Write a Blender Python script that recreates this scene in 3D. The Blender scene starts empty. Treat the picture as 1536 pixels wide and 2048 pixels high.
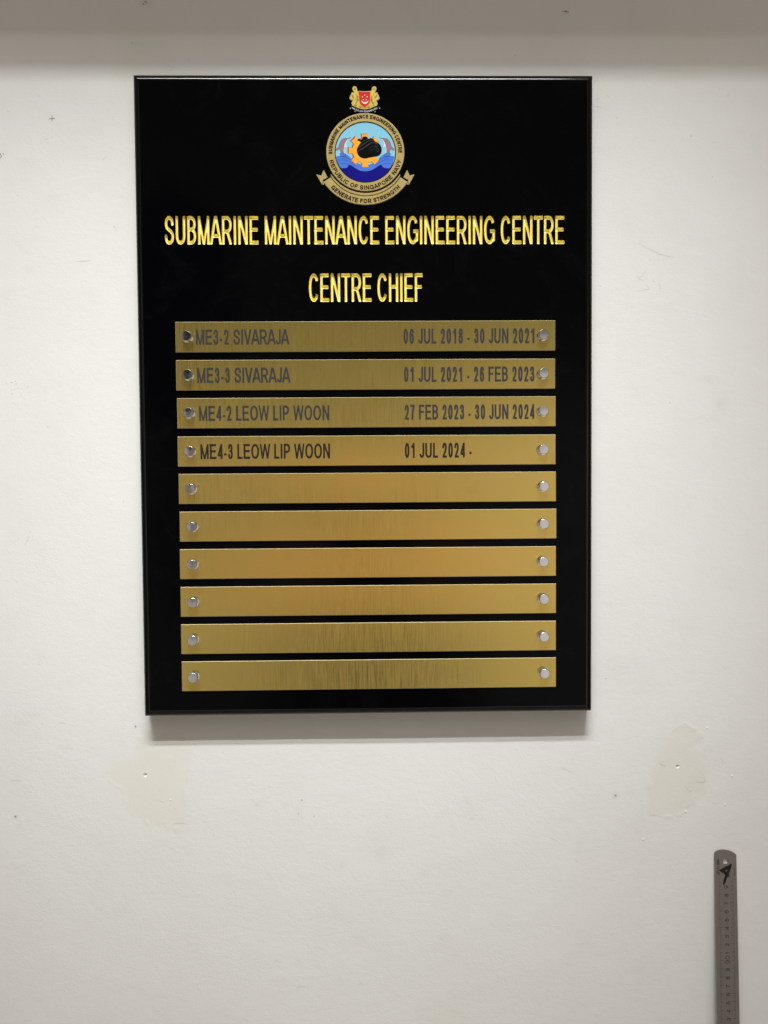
import bpy, bmesh, math, random
import numpy as np
from mathutils import Matrix, Vector
from mathutils.geometry import tessellate_polygon

random.seed(7)
rng = np.random.default_rng(11)
scene = bpy.context.scene
ZC = 1.590            # height of the board's centre above the floor (m)
T = 0.0215             # board thickness
BW, BH = 0.5398, 0.7576

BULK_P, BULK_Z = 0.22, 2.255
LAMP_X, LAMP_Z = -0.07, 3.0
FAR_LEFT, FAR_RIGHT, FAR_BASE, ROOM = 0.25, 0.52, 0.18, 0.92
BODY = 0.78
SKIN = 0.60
# y, width, watts, aim height on the wall, spread
TUBES = ((-0.822, 0.042, 3.35, 1.17, 48), (-0.944, 0.022, 1.70, 1.31, 33))

# ------------------------------------------------------------------ camera
cam_data = bpy.data.cameras.new("camera")
cam = bpy.data.objects.new("camera", cam_data)
scene.collection.objects.link(cam)
right, fwd, up = ((0.99982936, -0.01697887, -0.00727768),
                  (0.01672037, 0.99927447, -0.03421929),
                  (0.0078534, 0.03409176, 0.99938785))
m = Matrix.Identity(4)
for i in range(3):
    m[i][0], m[i][1], m[i][2] = right[i], up[i], -fwd[i]
m.translation = (0.00407594, -0.95354523, ZC - 0.10319426)
cam.matrix_world = m
cam_data.sensor_fit = 'VERTICAL'
cam_data.sensor_height = 36.0
cam_data.lens = 36.0 * 1560 / 2048
cam_data.clip_start = 0.02
cam_data.clip_end = 50
scene.camera = cam

# ------------------------------------------------------------------ the light of the room
world = bpy.data.worlds.new("World")
scene.world = world
world.use_nodes = True
wn, wl = world.node_tree.nodes, world.node_tree.links
wn.clear()


def wmath(op, a, b=None, c=None):
    n = wn.new('ShaderNodeMath')
    n.operation = op
    for k, v in enumerate((a, b, c)):
        if v is None:
            continue
        if isinstance(v, (int, float)):
            n.inputs[k].default_value = v
        else:
            wl.new(v, n.inputs[k])
    return n.outputs[0]


def wstep(v, lo, hi):
    n = wn.new('ShaderNodeMapRange')
    n.interpolation_type = 'SMOOTHSTEP'
    wl.new(v, n.inputs['Value'])
    n.inputs['From Min'].default_value = min(lo, hi)
    n.inputs['From Max'].default_value = max(lo, hi)
    n.inputs['To Min'].default_value = 0.0 if lo < hi else 1.0
    n.inputs['To Max'].default_value = 1.0 if lo < hi else 0.0
    return n.outputs[0]


wtc = wn.new('ShaderNodeTexCoord')
wsep = wn.new('ShaderNodeSeparateXYZ')
wl.new(wtc.outputs['Generated'], wsep.inputs[0])
wx, wy, wz = wsep.outputs
# world tones shaped for the reflections: dim behind the photographer, paler lower right
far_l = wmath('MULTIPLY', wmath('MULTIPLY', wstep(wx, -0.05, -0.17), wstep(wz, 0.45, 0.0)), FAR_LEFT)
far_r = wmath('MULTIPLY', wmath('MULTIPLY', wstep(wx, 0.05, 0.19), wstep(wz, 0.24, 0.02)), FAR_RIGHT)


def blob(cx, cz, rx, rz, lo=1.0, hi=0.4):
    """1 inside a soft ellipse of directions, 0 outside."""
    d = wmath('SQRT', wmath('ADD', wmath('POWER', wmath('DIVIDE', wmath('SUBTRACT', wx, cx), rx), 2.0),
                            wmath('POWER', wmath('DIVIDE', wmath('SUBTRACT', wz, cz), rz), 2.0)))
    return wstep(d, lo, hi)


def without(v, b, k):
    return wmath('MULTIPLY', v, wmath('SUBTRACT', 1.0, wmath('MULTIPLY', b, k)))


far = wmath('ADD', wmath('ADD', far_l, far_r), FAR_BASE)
far = without(far, blob(-0.225, 0.195, 0.080, 0.165, 1.0, 0.82), 0.96)      # added dark patch, makes the upper left bolts reflect dark
far = without(far, blob(-0.225, -0.03, 0.06, 0.18, 1.0, 0.6), 0.60)  # added dim patch below it, greys the lower left bolts
far = without(far, blob(0.0, -0.24, 0.17, 0.36, 1.0, 0.5), BODY)                  # dim patch set in for the photographer's dark clothes
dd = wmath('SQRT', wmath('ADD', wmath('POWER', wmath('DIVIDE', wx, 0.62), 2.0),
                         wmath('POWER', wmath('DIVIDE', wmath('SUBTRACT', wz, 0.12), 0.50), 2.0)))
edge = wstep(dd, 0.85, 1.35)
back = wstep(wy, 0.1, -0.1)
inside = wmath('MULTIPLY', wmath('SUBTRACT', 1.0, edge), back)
side = wmath('MULTIPLY', wstep(wmath('ABSOLUTE', wx), 0.38, 0.62), wstep(wmath('ABSOLUTE', wz), 0.8, 0.6))  # sides of the world dimmed to keep the panel's bevels dark
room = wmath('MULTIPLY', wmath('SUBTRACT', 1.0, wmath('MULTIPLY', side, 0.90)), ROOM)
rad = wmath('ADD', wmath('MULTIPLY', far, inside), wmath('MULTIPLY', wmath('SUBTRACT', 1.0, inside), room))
# warm glow set into the world for his hands and face
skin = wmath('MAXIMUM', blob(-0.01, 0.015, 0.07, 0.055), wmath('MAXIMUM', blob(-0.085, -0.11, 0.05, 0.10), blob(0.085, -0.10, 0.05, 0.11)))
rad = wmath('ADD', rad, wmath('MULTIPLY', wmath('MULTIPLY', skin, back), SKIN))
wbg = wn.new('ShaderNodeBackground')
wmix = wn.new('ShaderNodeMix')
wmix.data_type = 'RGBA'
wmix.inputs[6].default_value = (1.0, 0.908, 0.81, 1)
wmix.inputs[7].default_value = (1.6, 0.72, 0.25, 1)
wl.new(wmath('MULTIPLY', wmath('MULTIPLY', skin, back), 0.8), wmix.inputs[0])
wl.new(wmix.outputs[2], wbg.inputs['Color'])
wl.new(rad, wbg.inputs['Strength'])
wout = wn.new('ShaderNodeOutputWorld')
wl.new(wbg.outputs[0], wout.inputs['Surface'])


def tube_lamp(y, width, watts, aim_z, spread):
    ld = bpy.data.lights.new("fluorescent_tube", 'AREA')
    ld.shape = 'RECTANGLE'
    ld.size = 1.2
    ld.size_y = width
    ld.energy = watts
    ld.spread = math.radians(spread)
    ld.color = (0.950, 0.984, 0.982)
    lo = bpy.data.objects.new("fluorescent_tube", ld)
    scene.collection.objects.link(lo)
    lo.location = (LAMP_X, y, LAMP_Z)
    d = Vector((0, 0, aim_z)) - Vector((0, y, LAMP_Z))
    lo.rotation_euler = d.to_track_quat('-Z', 'Y').to_euler()
    return lo


for args in TUBES:
    tube_lamp(*args)

scene.view_settings.view_transform = 'Standard'
scene.view_settings.look = 'None'
scene.view_settings.exposure = 0.0
scene.view_settings.gamma = 1.0
scene.view_settings.use_curve_mapping = False
scene.cycles.max_bounces = 8
scene.cycles.caustics_reflective = False
scene.cycles.caustics_refractive = False


# ------------------------------------------------------------------ materials
class NT:
    def __init__(self, name):
        self.m = bpy.data.materials.new(name)
        self.m.use_nodes = True
        self.n, self.l = self.m.node_tree.nodes, self.m.node_tree.links
        self.b = self.n['Principled BSDF']

    def set(self, **k):
        for key, v in k.items():
            self.b.inputs[key.replace('_', ' ')].default_value = v
        return self

    def link(self, a, b):
        self.l.new(a, b)

    def coords(self, scale=(1, 1, 1)):
        tc = self.n.new('ShaderNodeTexCoord')
        mp = self.n.new('ShaderNodeMapping')
        mp.inputs['Scale'].default_value = scale
        self.link(tc.outputs['Object'], mp.inputs[0])
        return mp.outputs[0]

    def noise(self, scale, vec, detail=2.0, rough=0.5, dist=0.0):
        t = self.n.new('ShaderNodeTexNoise')
        t.inputs['Scale'].default_value = scale
        t.inputs['Detail'].default_value = detail
        t.inputs['Roughness'].default_value = rough
        t.inputs['Distortion'].default_value = dist
        self.link(vec, t.inputs['Vector'])
        return t.outputs['Fac']

    def rng(self, v, a, b, c, d):
        r = self.n.new('ShaderNodeMapRange')
        self.link(v, r.inputs['Value'])
        for k, x in zip(('From Min', 'From Max', 'To Min', 'To Max'), (a, b, c, d)):
            r.inputs[k].default_value = x
        return r.outputs[0]

    def attr(self, name):
        a = self.n.new('ShaderNodeAttribute')
        a.attribute_name = name
        return a.outputs['Fac']

    def mix(self, fac, a, b, mode='MIX'):
        x = self.n.new('ShaderNodeMix')
        x.data_type = 'RGBA'
        x.blend_type = mode
        for s, v in ((x.inputs[0], fac), (x.inputs[6], a), (x.inputs[7], b)):
            if isinstance(v, (int, float)):
                s.default_value = v
            elif isinstance(v, tuple):
                s.default_value = (*v, 1)
            else:
                self.link(v, s)
        return x.outputs[2]

    def bump(self, h, strength, dist, prev=None):
        b = self.n.new('ShaderNodeBump')
        b.inputs['Strength'].default_value = strength
        b.inputs['Distance'].default_value = dist
        self.link(h, b.inputs['Height'])
        if prev is not None:
            self.link(prev, b.inputs['Normal'])
        return b.outputs[0]


def srgb(r, g, b):
    f = lambda c: c / 12.92 if c <= 0.04045 else ((c + 0.055) / 1.055) ** 2.4
    return tuple(f(c / 255) for c in (r, g, b))


def flat(name, col, rough=0.4, spec=0.35, metal=0.0, mottle=0.06):
    t = NT(name)
    v = t.coords()
    n = t.noise(260, v, 3)
    dark = tuple(c * (1 - mottle) for c in col)
    lite = tuple(min(1, c * (1 + mottle)) for c in col)
    t.link(t.mix(n, dark, lite), t.b.inputs['Base Color'])
    t.set(Roughness=rough, Specular_IOR_Level=spec, Metallic=metal)
    return t.m


def wall_paint():
    t = NT("white_emulsion_paint")
    v = t.coords()
    big = t.noise(3.2, v, 4, 0.6)
    mid = t.noise(26, v, 3, 0.6)
    c = t.mix(t.rng(big, 0.3, 0.7, 0, 1), WALL_A, WALL_B)
    c = t.mix(t.rng(mid, 0.58, 0.78, 0, 0.30), c, tuple(x * 0.93 for x in WALL_B))
    pn = t.noise(40, v, 4, 0.6)
    fil = t.mix(pn, FILL_A, FILL_B)
    c = t.mix(t.attr('filler'), c, fil)
    c = t.mix(t.attr('dirt'), c, (0.22, 0.19, 0.165))
    t.link(c, t.b.inputs['Base Color'])
    # roller stipple, finer and weaker on the smooth filler
    v2 = t.coords((1, 1, 1.5))
    st = t.noise(330, v2, 3, 0.55, 0.4)
    st2 = t.noise(95, v2, 2, 0.5, 0.6)
    h = t.n.new('ShaderNodeMath')
    h.operation = 'MULTIPLY_ADD'
    t.link(st2, h.inputs[0])
    h.inputs[1].default_value = 0.9
    t.link(st, h.inputs[2])
    b = t.n.new('ShaderNodeBump')
    b.inputs['Distance'].default_value = 0.00042
    t.link(t.rng(t.attr('filler'), 0, 1, 0.35, 0.14), b.inputs['Strength'])
    t.link(h.outputs[0], b.inputs['Height'])
    t.link(b.outputs[0], t.b.inputs['Normal'])
    t.set(Roughness=0.62, Specular_IOR_Level=0.25)
    return t.m


def brass(name, col, metal, rough, grain=1.0, aniso=0.85):
    """Brushed sheet: fine upright strokes spread the reflection sideways."""
    t = NT(name)
    oi = t.n.new('ShaderNodeObjectInfo')
    seed = t.n.new('ShaderNodeMath')
    seed.operation = 'MULTIPLY'
    seed.inputs[1].default_value = 23.0
    t.link(oi.outputs['Random'], seed.inputs[0])

    def shifted(scale):
        a = t.n.new('ShaderNodeVectorMath')
        a.operation = 'ADD'
        t.link(t.coords(scale), a.inputs[0])
        t.link(seed.outputs[0], a.inputs[1])
        return a.outputs[0]
    v = shifted((1, 1, 0.006))
    fine = t.noise(2600, v, 2, 0.6)
    v3 = shifted((1, 1, 0.03))
    mid = t.noise(900, v3, 3, 0.65)
    v4 = shifted((1, 1, 1))
    tarn = t.noise(34, v4, 4, 0.62, 0.5)
    c = t.mix(t.rng(mid, 0.3, 0.7, 0, 1), tuple(x * (1 - 0.05 * grain) for x in col), tuple(x * (1 + 0.05 * grain) for x in col))
    c = t.mix(t.rng(tarn, 0.62, 0.82, 0, 0.30), c, (col[0] * 0.62, col[1] * 0.58, col[2] * 0.5))
    t.link(c, t.b.inputs['Base Color'])
    t.link(t.rng(mid, 0.3, 0.7, rough - 0.06, rough + 0.06), t.b.inputs['Roughness'])
    t.link(t.bump(fine, 0.040 * grain, 0.00020), t.b.inputs['Normal'])
    tg = t.n.new('ShaderNodeTangent')
    tg.direction_type = 'UV_MAP'
    t.link(tg.outputs[0], t.b.inputs['Tangent'])
    t.set(Metallic=metal, Specular_IOR_Level=0.3, Anisotropic=aniso)
    return t.m


def lacquer(name, spec):
    t = NT(name)
    v = t.coords()
    sm = t.noise(16, v, 5, 0.7, 1.2)
    t.link(t.mix(t.rng(sm, 0.5, 0.8, 0, 1), (0.0011, 0.0012, 0.0016), (0.0028, 0.0029, 0.0032)), t.b.inputs['Base Color'])
    t.link(t.rng(sm, 0.4, 0.8, 0.07, 0.16), t.b.inputs['Roughness'])
    t.set(Specular_IOR_Level=spec)
    return t.m


def gold_leaf():
    t = NT("gold_leaf_paint")
    v = t.coords()
    n = t.noise(420, v, 3, 0.7)
    t.link(t.mix(t.rng(n, 0.3, 0.7, 0, 1), (0.95, 0.77, 0.20), (1.0, 0.91, 0.32)), t.b.inputs['Base Color'])
    t.link(t.bump(n, 0.08, 0.0003), t.b.inputs['Normal'])
    t.set(Metallic=0.25, Roughness=0.40, Specular_IOR_Level=0.4)
    return t.m


def chrome():
    t = NT("polished_steel")
    v = t.coords()
    n = t.noise(500, v, 4, 0.7)
    t.link(t.mix(n, (0.62, 0.62, 0.62), (0.80, 0.80, 0.79)), t.b.inputs['Base Color'])
    t.link(t.rng(n, 0.3, 0.7, 0.06, 0.16), t.b.inputs['Roughness'])
    t.link(t.bump(n, 0.10, 0.0002), t.b.inputs['Normal'])
    t.set(Metallic=1.0)
    return t.m


def ruler_steel():
    t = NT("dull_stainless_steel")
    v = t.coords((1, 1, 0.06))
    n = t.noise(600, v, 3, 0.6)
    v2 = t.coords()
    s = t.noise(45, v2, 4, 0.6)
    c = t.mix(n, (0.22, 0.209, 0.189), (0.285, 0.27, 0.246))
    c = t.mix(t.rng(s, 0.45, 0.75, 0, 0.4), c, (0.24, 0.20, 0.175))
    t.link(c, t.b.inputs['Base Color'])
    t.set(Metallic=0.75, Roughness=0.46)
    return t.m


WALL_A, WALL_B = (0.80, 0.795, 0.765), (0.765, 0.755, 0.725)
FILL_A, FILL_B = (0.765, 0.745, 0.665), (0.735, 0.71, 0.63)
M_WALL = wall_paint()
M_LACQ = lacquer("black_lacquer", 0.07)
M_LACQEDGE = lacquer("polished_lacquer_edge", 0.45)
M_GOLD = gold_leaf()
M_BRASS = brass("brushed_brass", (0.72, 0.545, 0.155), 0.92, 0.20)
M_BRASSEDGE = flat("cut_brass_edge", (0.46, 0.375, 0.20), 0.6, 0.06, 0.0)
M_CHROME = chrome()
M_INK = flat("grey_engraving_paint", (0.036, 0.035, 0.034), 0.35, 0.4, 0, 0.25)
M_INKDARK = flat("dark_engraving_paint", (0.017, 0.013, 0.010), 0.35, 0.35, 0, 0.25)
M_BADGE = brass("badge_gold", (0.50, 0.375, 0.135), 0.45, 0.36, 0.35, 0.0)
M_BADGERIM = flat("badge_gold_rim", (0.62, 0.50, 0.22), 0.35, 0.4, 0.4)
M_BLACK = flat("black_enamel", (0.007, 0.005, 0.005), 0.3, 0.12)
M_SUB = flat("black_print", (0.003, 0.003, 0.004), 0.28, 0.10)
M_SKY = flat("pale_blue_print", srgb(140, 206, 232), 0.3, 0.14, 0, 0.03)
M_SEA = flat("navy_print", srgb(18, 15, 128), 0.3, 0.14, 0, 0.03)
M_WAVE = flat("blue_print", srgb(78, 124, 220), 0.3, 0.14, 0, 0.05)
M_WAVELINE = flat("dark_blue_print", srgb(28, 44, 130), 0.3, 0.14)
M_GEAR = flat("orange_print", srgb(252, 176, 62), 0.3, 0.14, 0, 0.03)
M_GEARSIDE = flat("brick_red_print", srgb(186, 84, 44), 0.3, 0.14)
M_DOLPHIN = flat("mauve_grey_print", srgb(150, 124, 136), 0.3, 0.14)
M_OUTLINE = flat("slate_line_print", srgb(62, 84, 104), 0.3, 0.14)
M_WHITE = flat("white_print", (0.80, 0.80, 0.80), 0.3, 0.14, 0, 0.02)
M_GREYLINE = flat("grey_line_print", srgb(110, 108, 108), 0.3, 0.14)
M_RED = flat("red_print", srgb(222, 52, 36), 0.3, 0.14, 0, 0.04)
M_CREST = flat("crest_gold", (0.80, 0.58, 0.11), 0.30, 0.5, 0.30, 0.35)
M_CRESTDARK = flat("crest_gold_shade", (0.30, 0.18, 0.022), 0.35, 0.5, 0.35, 0.2)  # darker gold, paints shading onto the lions' relief
M_SCROLL = flat("dark_scroll_print", (0.014, 0.008, 0.030), 0.3, 0.14)
M_RULER = ruler_steel()
M_RULERINK = flat("ruler_print_black", (0.028, 0.025, 0.022), 0.5, 0.3, 0, 0.3)
M_RULERTICK = flat("worn_tick_print", (0.085, 0.076, 0.066), 0.5, 0.3, 0.3, 0.3)
M_RULERRED = flat("ruler_print_red", (0.115, 0.035, 0.026), 0.5, 0.3, 0, 0.3)
M_MARKER = flat("black_marker_ink", (0.006, 0.006, 0.006), 0.45, 0.35, 0, 0.3)
M_PENCIL = flat("pencil_graphite", (0.13, 0.125, 0.12), 0.6, 0.2, 0, 0.3)
M_SCUFF = flat("scuff_on_paint", (0.665, 0.65, 0.62), 0.7, 0.2, 0, 0.2)
M_SPECK = flat("brown_speck", (0.34, 0.315, 0.285), 0.7, 0.2, 0, 0.4)
M_FLOOR = flat("grey_floor_vinyl", (0.50, 0.47, 0.42), 0.5, 0.3)


# ------------------------------------------------------------------ helpers
def link(name, me, mats, parent=None, smooth=False):
    me.validate()
    for mm in (mats if isinstance(mats, (list, tuple)) else (mats,)):
        me.materials.append(mm)
    if smooth:
        me.polygons.foreach_set('use_smooth', [True] * len(me.polygons))
    me.update()
    o = bpy.data.objects.new(name, me)
    scene.collection.objects.link(o)
    if parent is not None:
        o.parent = parent
    return o


def mesh(name, vs, fs, idx=None):
    me = bpy.data.meshes.new(name)
    me.from_pydata([tuple(map(float, v)) for v in vs], [], [tuple(map(int, f)) for f in fs])
    if idx is not None:
        me.polygons.foreach_set('material_index', np.array(idx, dtype=np.int32))
    return me


class Acc:
    """Collects faces for one mesh; x to the right, z up, h = height off the sheet (towards the viewer, -y)."""
    def __init__(self):
        self.v, self.f, self.i = [], [], []

    def add(self, vs, fs, mat=0):
        o = len(self.v)
        self.v += [tuple(p) for p in vs]
        self.f += [tuple(o + k for k in f) for f in fs]
        self.i += [mat] * len(fs)

    def prism(self, pts, h0, h1, mat=0, holes=(), bevel=0.0, side=None):
        side = mat if side is None else side
        loops = [orient(pts, True)] + [orient(q, False) for q in holes]
        tri = tessellate_polygon([[Vector((x, z, 0)) for x, z in lp] for lp in loops])
        allp = [p for lp in loops for p in lp]
        self.add([(x, -h1, z) for x, z in allp], [fix(t, allp) for t in tri], mat)
        for lp in loops:
            n = len(lp)
            vs = [(x, -h1, z) for x, z in lp] + [(x, -h0, z) for x, z in lp]
            self.add(vs, [(k, k + n, (k + 1) % n + n, (k + 1) % n) for k in range(n)], side)

    def build(self, name, mats, parent=None, smooth=False):
        return link(name, mesh(name, self.v, self.f, self.i), mats, parent, smooth)


def area(p):
    return 0.5 * sum(p[k][0] * p[(k + 1) % len(p)][1] - p[(k + 1) % len(p)][0] * p[k][1] for k in range(len(p)))


def orient(p, ccw):
    return list(p) if (area(p) > 0) == ccw else list(reversed(p))


def fix(t, p):
    a = area([p[k] for k in t])
    return tuple(t) if a > 0 else tuple(reversed(t))


def smooth_path(pts, n=6, closed=False):
    """Catmull-Rom through the points."""
    P = [np.array(p, float) for p in pts]
    out = []
    N = len(P)
    for k in range(N if closed else N - 1):
        if closed:
            a, b, c, d = P[(k - 1) % N], P[k], P[(k + 1) % N], P[(k + 2) % N]
        else:
            b, c = P[k], P[k + 1]
            a = P[k - 1] if k else 2 * b - c
            d = P[k + 2] if k + 2 < N else 2 * c - b
        for q in range(n):
            s = q / n
            out.append(tuple(0.5 * ((2 * b) + (c - a) * s + (2 * a - 5 * b + 4 * c - d) * s * s + (3 * b - a - 3 * c + d) * s ** 3)))
    if not closed:
        out.append(tuple(P[-1]))
    return out


def ribbon(pts, w, taper=False):
    """Outline of a stroke of width w along the points."""
    P = np.array(pts, float)
    d = np.gradient(P, axis=0)
    d /= np.maximum(np.linalg.norm(d, axis=1, keepdims=True), 1e-12)
    nrm = np.stack([-d[:, 1], d[:, 0]], 1)
    ww = np.full(len(P), w / 2)
    if taper:
        ww = ww * np.clip(np.sin(np.linspace(0.12, math.pi - 0.12, len(P))) * 1.3, 0.3, 1)
    L, Rr = P + nrm * ww[:, None], P - nrm * ww[:, None]
    return L, Rr


def stroke(acc, pts, w, h, mat=0, taper=False):
    L, Rr = ribbon(pts, w, taper)
    n = len(L)
    vs = [(x, -h, z) for x, z in L] + [(x, -h, z) for x, z in Rr]
    fs = [(k + n, k + n + 1, k + 1, k) for k in range(n - 1)]
    acc.add(vs, fs, mat)


def disc(acc, x, z, rx, rz, h, mat=0, n=16, rot=0.0):
    c, s = math.cos(rot), math.sin(rot)
    pts = []
    for k in range(n):
        a = 2 * math.pi * k / n
        u, v = rx * math.cos(a), rz * math.sin(a)
        pts.append((x + u * c - v * s, -h, z + u * s + v * c))
    acc.add(pts, [tuple(range(n))], mat)


def ring_pts(cx, cz, rx, rz, n=96, a0=0.0, a1=2 * math.pi, close=False):
    k = n + (1 if close else 0)
    return [(cx + rx * math.cos(a0 + (a1 - a0) * q / n), cz + rz * math.sin(a0 + (a1 - a0) * q / n)) for q in range(k)]


# ------------------------------------------------------------------ lettering: sans capitals drawn as strokes
ADV = dict(A=.667, B=.667, C=.722, D=.722, E=.667, F=.611, G=.778, H=.722, I=.278, J=.5, L=.556, M=.833, N=.722, O=.778,
           P=.667, R=.722, S=.667, T=.611, U=.722, V=.667, W=.944, Y=.667)
ADV.update({c: .556 for c in '0123456789'})
ADV.update({'-': .333, ' ': .278})
CAP = 0.716
SB = dict(B=.055, D=.055, E=.052, F=.055, H=.06, L=.055, M=.06, N=.06, P=.055, R=.055, U=.06, A=.0, V=.0, Y=.0, W=.005, T=.02, J=.03, I=.09, O=.045, C=.045, G=.045, S=.045)


def sup(cx, cy, rx, ry, a0, a1, n=14, e=2.2):
    out = []
    for k in range(n + 1):
        a = math.radians(a0 + (a1 - a0) * k / n)
        c, s = math.cos(a), math.sin(a)
        out.append((cx + rx * math.copysign(abs(c) ** (2 / e), c), cy + ry * math.copysign(abs(s) ** (2 / e), s)))
    return out


def glyph(ch, w, h, t):
    """Strokes (points, start cap, end cap) in a w x h box; t is half the stroke; caps: s square, b butt, r round."""
    L, Rr, B, Tp, mx, my = t, w - t, t, h - t, w / 2, h / 2
    e = 3 * t
    n = lambda pts: [(L + x * (Rr - L), B + y * (Tp - B)) for x, y in pts]
    if ch == 'A':
        return [([(t - e * .45, -e), (mx - .15 * t, h + .2 * t)], 'b', 'b'), ([(w - t + e * .45, -e), (mx + .15 * t, h + .2 * t)], 'b', 'b'),
                ([(w * .24, h * .30), (w * .76, h * .30)], 'b', 'b')]
    if ch in 'BPRD':
        S = [([(L, 0), (L, h)], 'b', 'b')]
        if ch == 'D':
            r = min(w * .62, h * .5)
            return S + [([(L, Tp), (w - r, Tp)] + sup(w - r, my, r - t, my - t, 90, -90, 18) + [(w - r, B), (L, B)], 'b', 'b')]
        mid = h * (.53 if ch == 'B' else .455)
        ry = (Tp - mid) / 2
        rx = min(w * .38, ry * 1.05)
        cx = Rr - rx - (w * .04 if ch == 'B' else 0)
        S.append(([(L, Tp), (cx, Tp)] + sup(cx, mid + ry, rx, ry, 90, -90, 12, 2.1) + [(cx, mid), (L, mid)], 'b', 'b'))
        if ch == 'B':
            ry2 = (mid - B) / 2
            rx2 = min(w * .42, ry2 * 1.1)
            S.append(([(L, mid), (Rr - rx2, mid)] + sup(Rr - rx2, B + ry2, rx2, ry2, 90, -90, 12, 2.1) + [(Rr - rx2, B), (L, B)], 'b', 'b'))
        if ch == 'R':
            S.append(([(w * .50, mid), (w * .62, mid * .80), (w - t * .9, 0), (w - t * .9 + (w * .38) * .35, -mid * .8 * .35)], 'b', 'b'))
        return S
    if ch == 'C':
        return [(sup(mx, my, mx - t, my - t, 32, 328, 34), 'b', 'b')]
    if ch == 'G':
        return [(sup(mx, my, mx - t, my - t, 35, 318, 34) + [(Rr, h * .16), (Rr, h * .43)], 'b', 'b'), ([(Rr + t, h * .46), (w * .56, h * .46)], 'b', 'b')]
    if ch in 'EF':
        S = [([(L, 0), (L, h)], 'b', 'b'), ([(0, Tp), (w * (.97 if ch == 'E' else 1), Tp)], 'b', 'b'), ([(0, h * .52), (w * (.91 if ch == 'E' else .88), h * .52)], 'b', 'b')]
        return S + ([([(0, B), (w, B)], 'b', 'b')] if ch == 'E' else [])
    if ch == 'H':
        return [([(L, 0), (L, h)], 'b', 'b'), ([(Rr, 0), (Rr, h)], 'b', 'b'), ([(L, h * .53), (Rr, h * .53)], 'b', 'b')]
    if ch == 'I':
        return [([(mx, 0), (mx, h)], 'b', 'b')]
    if ch == 'J':
        return [([(Rr, h), (Rr, h * .3)] + sup(mx, h * .3, mx - t, h * .3 - t, 0, -170, 14), 'b', 'b')]
    if ch == 'L':
        return [([(L, 0), (L, h)], 'b', 'b'), ([(0, B), (w, B)], 'b', 'b')]
    if ch == 'M':
        return [([(L, 0), (L, h)], 'b', 'b'), ([(Rr, 0), (Rr, h)], 'b', 'b'), ([(L - e * .33, h + e), (mx, 0)], 'b', 'r', .84), ([(Rr + e * .33, h + e), (mx, 0)], 'b', 'r', .84)]
    if ch == 'N':
        k = (Rr - L) / h
        return [([(L, 0), (L, h)], 'b', 'b'), ([(Rr, 0), (Rr, h)], 'b', 'b'), ([(L - k * e + .1 * t, h + e), (Rr + k * e - .1 * t, -e)], 'b', 'b', .95)]
    if ch in 'O0':
        return [(sup(mx, my, mx - t, my - t, 0, 360, 44, 2.1 if ch == 'O' else 2.3), 'r', 'r')]
    if ch == 'S':
        return [(smooth_path(n([(0.96, .72), (.89, .90), (.70, .985), (.5, 1.0), (.27, .98), (.08, .88), (.04, .74), (.13, .62), (.36, .545), (.64, .475), (.9, .38), (.99, .26), (.93, .12), (.74, .02), (.5, 0), (.25, .02), (.06, .12), (0, .30)]), 5), 'b', 'b')]
    if ch == 'T':
        return [([(0, Tp), (w, Tp)], 'b', 'b'), ([(mx, 0), (mx, h)], 'b', 'b')]
    if ch == 'U':
        return [([(L, h), (L, h * .32)] + sup(mx, h * .32, mx - t, h * .32 - t, 180, 360, 20) + [(Rr, h * .32), (Rr, h)], 'b', 'b')]
    if ch == 'V':
        k = (mx - t) / h
        return [([(t - k * e, h + e), (mx, 0)], 'b', 'r'), ([(w - t + k * e, h + e), (mx, 0)], 'b', 'r')]
    if ch == 'W':
        x1, x2, x3 = w * .27, mx, w * .73
        k = (x1 - t) / h
        return [([(t - k * e, h + e), (x1, 0)], 'b', 'r', .88), ([(x1, 0), (x2, h)], 'r', 'r', .88), ([(x2, h), (x3, 0)], 'r', 'r', .88), ([(w - t + k * e, h + e), (x3, 0)], 'b', 'r', .88)]
    if ch == 'Y':
        q = h * .42
        k = (mx - t) / (h - q)
        return [([(t - k * e, h + e), (mx, q)], 'b', 'r'), ([(w - t + k * e, h + e), (mx, q)], 'b', 'r'), ([(mx, q), (mx, 0)], 'r', 'b')]
    if ch == '-':
        return [([(0, h * .31), (w, h * .31)], 'b', 'b')]
    if ch == '1':
        return [([(w * .62, 0), (w * .62, h)], 'b', 'b'), ([(w * .62, h - t), (w * .45, h * .82), (w * .14, h * .70)], 'r', 'b')]
    if ch == '2':
        return [(smooth_path(n([(.02, .70), (.1, .88), (.28, .985), (.5, 1), (.75, .97), (.94, .86), (.97, .71), (.88, .54), (.62, .34), (.28, .14), (.08, .0)]), 5), 'b', 'r'), ([(t * .6, B), (w, B)], 'b', 'b')]
    if ch == '3':
        return [(smooth_path(n([(.02, .74), (.1, .9), (.3, .985), (.48, 1), (.74, .97), (.91, .86), (.92, .74), (.85, .62), (.66, .55), (.38, .54)]), 5), 'b', 'b'),
                (smooth_path(n([(.38, .54), (.72, .52), (.93, .43), (1, .28), (.94, .11), (.74, .01), (.5, 0), (.26, .02), (.08, .11), (0, .27)]), 5), 'b', 'b')]
    if ch == '4':
        return [([(w * .76, 0), (w * .76, h)], 'b', 'b'), ([(w * .76, h - t * .4), (t * .9, h * .27)], 'r', 'r'), ([(t * .4, h * .245), (w, h * .245)], 'b', 'b')]
    if ch == '5':
        return [([(w * .92, Tp), (w * .24, Tp)], 'b', 's'), (n([(.22, 1), (.08, .47)]), 'r', 'r'), (smooth_path(n([(.08, .47), (.28, .61), (.52, .64), (.82, .57), (1, .34), (.92, .11), (.7, .01), (.46, 0), (.22, .03), (.06, .13), (0, .27)]), 5), 'r', 'b')]
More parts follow.
